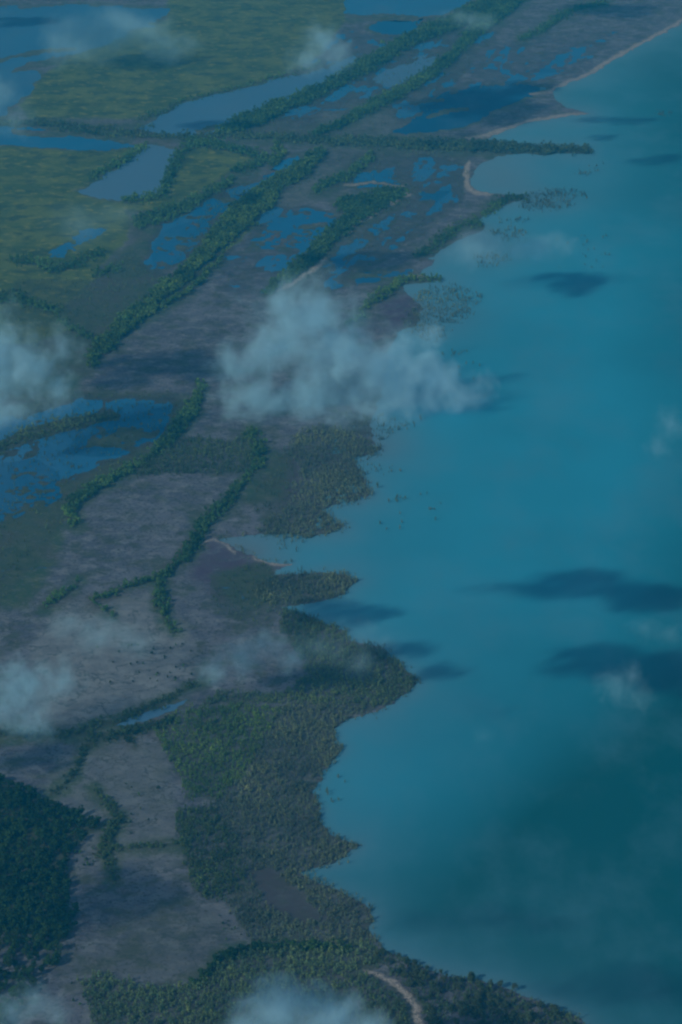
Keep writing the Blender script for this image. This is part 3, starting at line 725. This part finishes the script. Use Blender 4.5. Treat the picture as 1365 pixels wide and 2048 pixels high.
# ------------------------------------------------------------------ clouds
def cloud_mat(name, puffs, dens, soft, nscale):
    m = NT(name)
    p = m.n('ShaderNodeTexCoord').outputs['Object']
    wn = m.noise(p, nscale * 0.6, 3, 0.5, color=True)
    w_ = m.vm('MULTIPLY', m.vm('SUBTRACT', wn, (.5, .5, .5)), (0.9 / nscale,) * 3)
    pw = m.vm('ADD', p, w_)
    f = None
    for (c, r) in puffs:
        d = m.vm('MULTIPLY', m.vm('SUBTRACT', pw, tuple(c)), tuple(1.0 / v for v in r))
        v = m.n('ShaderNodeVectorMath', {0: d}, operation='LENGTH').outputs['Value']
        v = m.math('SUBTRACT', 1.0, v)
        f = v if f is None else m.math('SMOOTH_MAX', f, v)
    for nd in m.t.nodes:
        if nd.type == 'MATH' and nd.operation == 'SMOOTH_MAX': nd.inputs[2].default_value = 0.15
    n1 = m.noise(pw, nscale * 1.7, 6, 0.62)
    e = m.math('ADD', m.math('MULTIPLY', f, 1.2), m.math('MULTIPLY', m.math('SUBTRACT', n1, 0.5), soft))
    e = m.n('ShaderNodeMapRange', {'Value': e, 'From Min': -0.08, 'From Max': 1.4, 'To Min': 0.0, 'To Max': 1.0}).outputs[0]
    e = m.math('POWER', e, 1.8)
    dn = m.math('MULTIPLY', e, dens * 1.6)
    vol = m.n('ShaderNodeVolumePrincipled', {'Color': (0.50, 0.83, 1.0), 'Density': dn, 'Anisotropy': -0.25})
    m.t.links.new(vol.outputs[0], m.out.inputs[1])
    m.m.cycles.volume_sampling = 'MULTIPLE_IMPORTANCE' if hasattr(m.m.cycles, 'volume_sampling') else 'DISTANCE'
    return m.m

def hull_mesh(puffs, infl):
    bm = bmesh.new()
    for c, r in puffs:
        res = bmesh.ops.create_icosphere(bm, subdivisions=3, radius=1.0)
        for v in res['verts']:
            v.co = Vector((c[0] + v.co.x * r[0] * infl, c[1] + v.co.y * r[1] * infl, c[2] + v.co.z * r[2] * infl))
    me = bpy.data.meshes.new('cloud'); bm.to_mesh(me); bm.free()
    o = bpy.data.objects.new('hull', me); COL.objects.link(o)
    md = o.modifiers.new('remesh', 'REMESH'); md.mode = 'VOXEL'; md.voxel_size = min(min(r) for c, r in puffs) / 3.5
    dg = bpy.context.evaluated_depsgraph_get()
    out = bpy.data.meshes.new_from_object(o.evaluated_get(dg))
    bpy.data.objects.remove(o); bpy.data.meshes.remove(me)
    out.name = 'cloud'
    return out

def cloud(label, puffs_px, alt, dens, soft=1.5, deep=1.1, infl=1.4):
    """puffs_px: (X, Y, rx, ry) as surveyed in the photograph; the cloud stands at height alt"""
    a = np.array(puffs_px, float)
    cX, cY = np.average(a[:, :2], axis=0, weights=a[:, 2] * a[:, 3])
    r = ray(cX, cY); t = (H - alt) / -r[2]
    C = np.array([0, 0, H]) + r * t
    rng = random.Random(int(cX * 7 + cY))
    puffs = []
    for X, Y, rx, ry in puffs_px:
        k = t / FPX
        up = np.array([0, sn, cs]); fwd = np.array([0, cs, -sn])
        q = np.array([(X - cX) * k, 0, 0]) + up * (cY - Y) * k + fwd * rng.uniform(-.3, .3) * rx * k
        puffs.append((tuple(q), (rx * k, deep * .5 * (rx + ry) * k, ry * k)))
    size = np.mean([p[1][0] for p in puffs])
    me = hull_mesh(puffs, infl)
    o = bpy.data.objects.new('cloud', me); COL.objects.link(o)
    o.location = C
    me.materials.append(cloud_mat('cloud_vapour', puffs, dens, soft, 1.0 / size))
    tag(o, label, 'cloud')
    return o

def alt_for(cX, cY, sX, sY):
    """height at which a cloud seen at c throws its shadow closest to s"""
    gx_, gy_ = ground(sX, sY); S = np.array([float(gx_), float(gy_), 0.0])
    r = ray(cX, cY); best = (1e18, 0)
    for hh in np.linspace(30, 900, 300):
        Cp = np.array([0, 0, H]) + r * ((H - hh) / -r[2])
        q = Cp + SDIR * (hh / -SDIR[2])
        X, Y = survey(q[0:1], q[1:2])
        d = math.hypot(X[0] - sX, Y[0] - sY)
        if d < best[0]: best = (d, hh)
    print('cloud', cX, cY, 'alt', round(best[1]), 'miss', round(best[0]))
    return best[1]

CLOUDS = [
 ('big billowing white cloud over the shoreline in the middle', [(610,640,125,85),(560,690,80,75),(670,710,130,100),(780,745,135,90),(880,770,90,62),(510,790,95,58),(620,810,140,62),(740,815,135,58),(830,670,70,40),(480,720,70,50),(620,850,120,38),(920,790,60,42),(560,600,60,40)], (500, 780), .023, 4.2),
 ('tall white cloud cut by the left edge in the upper half', [(-10,720,90,110),(60,740,70,90),(120,690,48,50),(115,780,48,55),(10,830,80,40)], (340, 735), .024, 3.9),
 ('rounded white cloud cut by the left edge in the lower half', [(40,1380,80,70),(110,1360,60,55),(70,1440,55,50),(0,1420,60,50)], (80, 1525), .03, 3.6),
 ('faint ragged cloud above the lower left rounded cloud', [(200,1270,85,42),(270,1285,60,30),(140,1255,50,30)], (250, 1370), .013, 3.2),
 ('twin lobed grey cloud above the bright green young wood', [(430,1335,48,34),(490,1315,60,42),(540,1285,48,38),(585,1320,45,30)], (640, 1360), .026, 3.0),
 ('bright dense cloud rising from the bottom edge', [(560,2025,95,80),(650,2040,105,72),(510,2075,85,65),(735,2060,70,45)], (960, 2040), .055, 2.4),
 ('pale cloud in the lower left corner', [(70,2005,62,48),(20,2030,60,45),(115,2030,35,40)], (400, 2080), .024, 3.0),
 ('small soft cloud over the upper meadow end', [(645,85,52,50),(620,125,60,30),(670,110,45,40)], (960, 205), .019, 3.0),
 ('thin veil of cloud over the shore right of the tree wedge', [(960,500,80,38),(1060,500,85,36),(1120,490,40,30)], (1130, 565), .012, 3.0),
 ('faint veil of cloud over the hazy upper left backwater', [(240,70,110,60),(160,90,90,50),(330,90,80,40)], (300, 132), .012, 3.0),
 ('faint wisp of cloud at the right edge halfway down', [(1340,850,40,50),(1320,890,35,30)], None, .008, 3.0),
 ('faint twisted wisp between the two big lake shadows', [(1290,1262,45,28),(1335,1270,40,24)], (1330, 1330), .008, 3.0),
 ('wispy cloud below the lower lake shadow', [(1235,1370,55,40),(1265,1350,30,45),(1280,1395,40,30)], (1250, 1340), .011, 3.0),
 ('faint wisp of cloud off the headland', [(725,1265,48,34),(770,1290,36,22)], (810, 1300), .007, 2.3),
 ('thin veil of cloud over the small blue pool in the left meadow', [(170,450,95,48),(230,430,60,40)], None, .005, 2.3),
 ('faint veil of cloud at the left edge over the upper backwater', [(-10,190,60,60),(30,240,50,40)], None, .009, 3.0),
 ('faint shred of cloud across the upper tree belts', [(930,42,60,18),(960,50,40,14)], None, .012, 3.0),
 ('faint grey veil over the headland wood', [(640,1300,90,34),(720,1330,60,30)], None, .007, 2.8),
 ('small faint puff over the silty lake', [(965,1470,30,22)], None, .005, 2.4),
]
for lab, pf, sh, de, so in CLOUDS:
    a = np.array(pf, float); cX, cY = np.average(a[:, :2], axis=0, weights=a[:, 2] * a[:, 3])
    al = alt_for(cX, cY, *sh) if sh else 140.0
    cloud(lab, pf, min(max(al, 60), 420), de, so)

# unseen clouds added towards the sun to cast shadow patches on water and flats
SHADOWS = [(1200, 1178, 140, 28), (985, 1178, 70, 9, .2), (450, 250, 60, 8), (1310, 1195, 90, 22), (1230, 1330, 150, 30), (1360, 1350, 80, 35), (1135, 566, 62, 20), (340, 735, 120, 34), (420, 745, 60, 20),
           (250, 1795, 110, 50), (690, 1222, 80, 22), (800, 1302, 45, 18), (640, 1358, 90, 24), (960, 212, 110, 30), (1060, 178, 50, 12), (960, 2045, 90, 30), (290, 128, 80, 15), (1250, 240, 70, 8, .5), (1330, 320, 60, 9, .5), (1210, 275, 25, 5, .6),
           (1270, 1985, 170, 40, .25), (80, 1520, 85, 24), (880, 1345, 40, 10), (960, 1835, 150, 26, .16), (760, 525, 90, 18), (1230, 22, 80, 12), (40, 45, 60, 10), (500, 400, 30, 12)]
def shade_cloud(sX, sY, rX, rY, i, k=1.0):
    gx_, gy_ = ground(sX, sY); S = np.array([float(gx_), float(gy_), 0.0])
    x1, _ = ground(sX + rX, sY); _, y1 = ground(sX, sY - rY); _, y0 = ground(sX, sY + rY)
    rx = float(x1) - S[0]; ry = (float(y1) - float(y0)) / 2
    hh = 100.0
    while True:
        C = S - SDIR * (hh / -SDIR[2])
        f = C[1] * cs - (C[2] - H) * sn
        if f < 200: break
        X = 682.5 + C[0] / f * FPX; Y = 1024 - (C[1] * sn + (C[2] - H) * cs) / f * FPX
        e = rx / f * FPX * 1.5
        if X + e < -40 or Y + e < -40 or C[2] > 3000: break
        hh += 20
    k_thick = k
    rng = random.Random(i)
    rz = min(max(0.25 * rx, 18), 60)
    puffs = []
    for j in range(9):
        a = rng.uniform(0, 6.28); d = rng.uniform(.3, 1.0)
        q = rng.uniform(.38, .7)
        puffs.append(((rx * d * math.cos(a), ry * d * math.sin(a), rng.uniform(-.2, .2) * rz), (rx * q * 1.2, ry * q, rz)))
    puffs.append(((0, 0, 0), (rx * .75, ry * .7, rz * 1.2)))
    me = hull_mesh(puffs, 1.05)
    o = bpy.data.objects.new('cloud', me); COL.objects.link(o); o.location = C
    me.materials.append(cloud_mat('cloud_vapour', puffs, 1.9 * k_thick / rz, 2.8, 1.0 / (0.5 * (rx + ry) * .5)))
    tag(o, 'unseen cloud added towards the sun to cast a shadow', 'cloud', 'clouds outside the picture')
    return o
for i, s in enumerate(SHADOWS): shade_cloud(*s[:4], i, *s[4:])

# ------------------------------------------------------------------ haze
m = NT('haze_air')
vol = m.n('ShaderNodeVolumePrincipled', {'Color': (0.012, 0.45, 0.86), 'Density': 0.68e-4, 'Anisotropy': 0.0, 'Absorption Color': (0.45, 0.9, 1.0)})
m.t.links.new(vol.outputs[0], m.out.inputs[1])
bm = bmesh.new()
bmesh.ops.create_cube(bm, size=1.0)
top = max([H + 40] + [o.location.z + 150 for o in COL.objects if o.name.startswith('cloud')])
for v in bm.verts:
    v.co.x *= 260000; v.co.y = v.co.y * 80000 + 33000; v.co.z = -8.0 if v.co.z < 0 else top
me = bpy.data.meshes.new('haze'); bm.to_mesh(me); bm.free()
me.materials.append(m.m)
hz = bpy.data.objects.new('haze', me); COL.objects.link(hz)
tag(hz, 'blue summer haze filling the air over the delta', 'haze', kind='stuff')
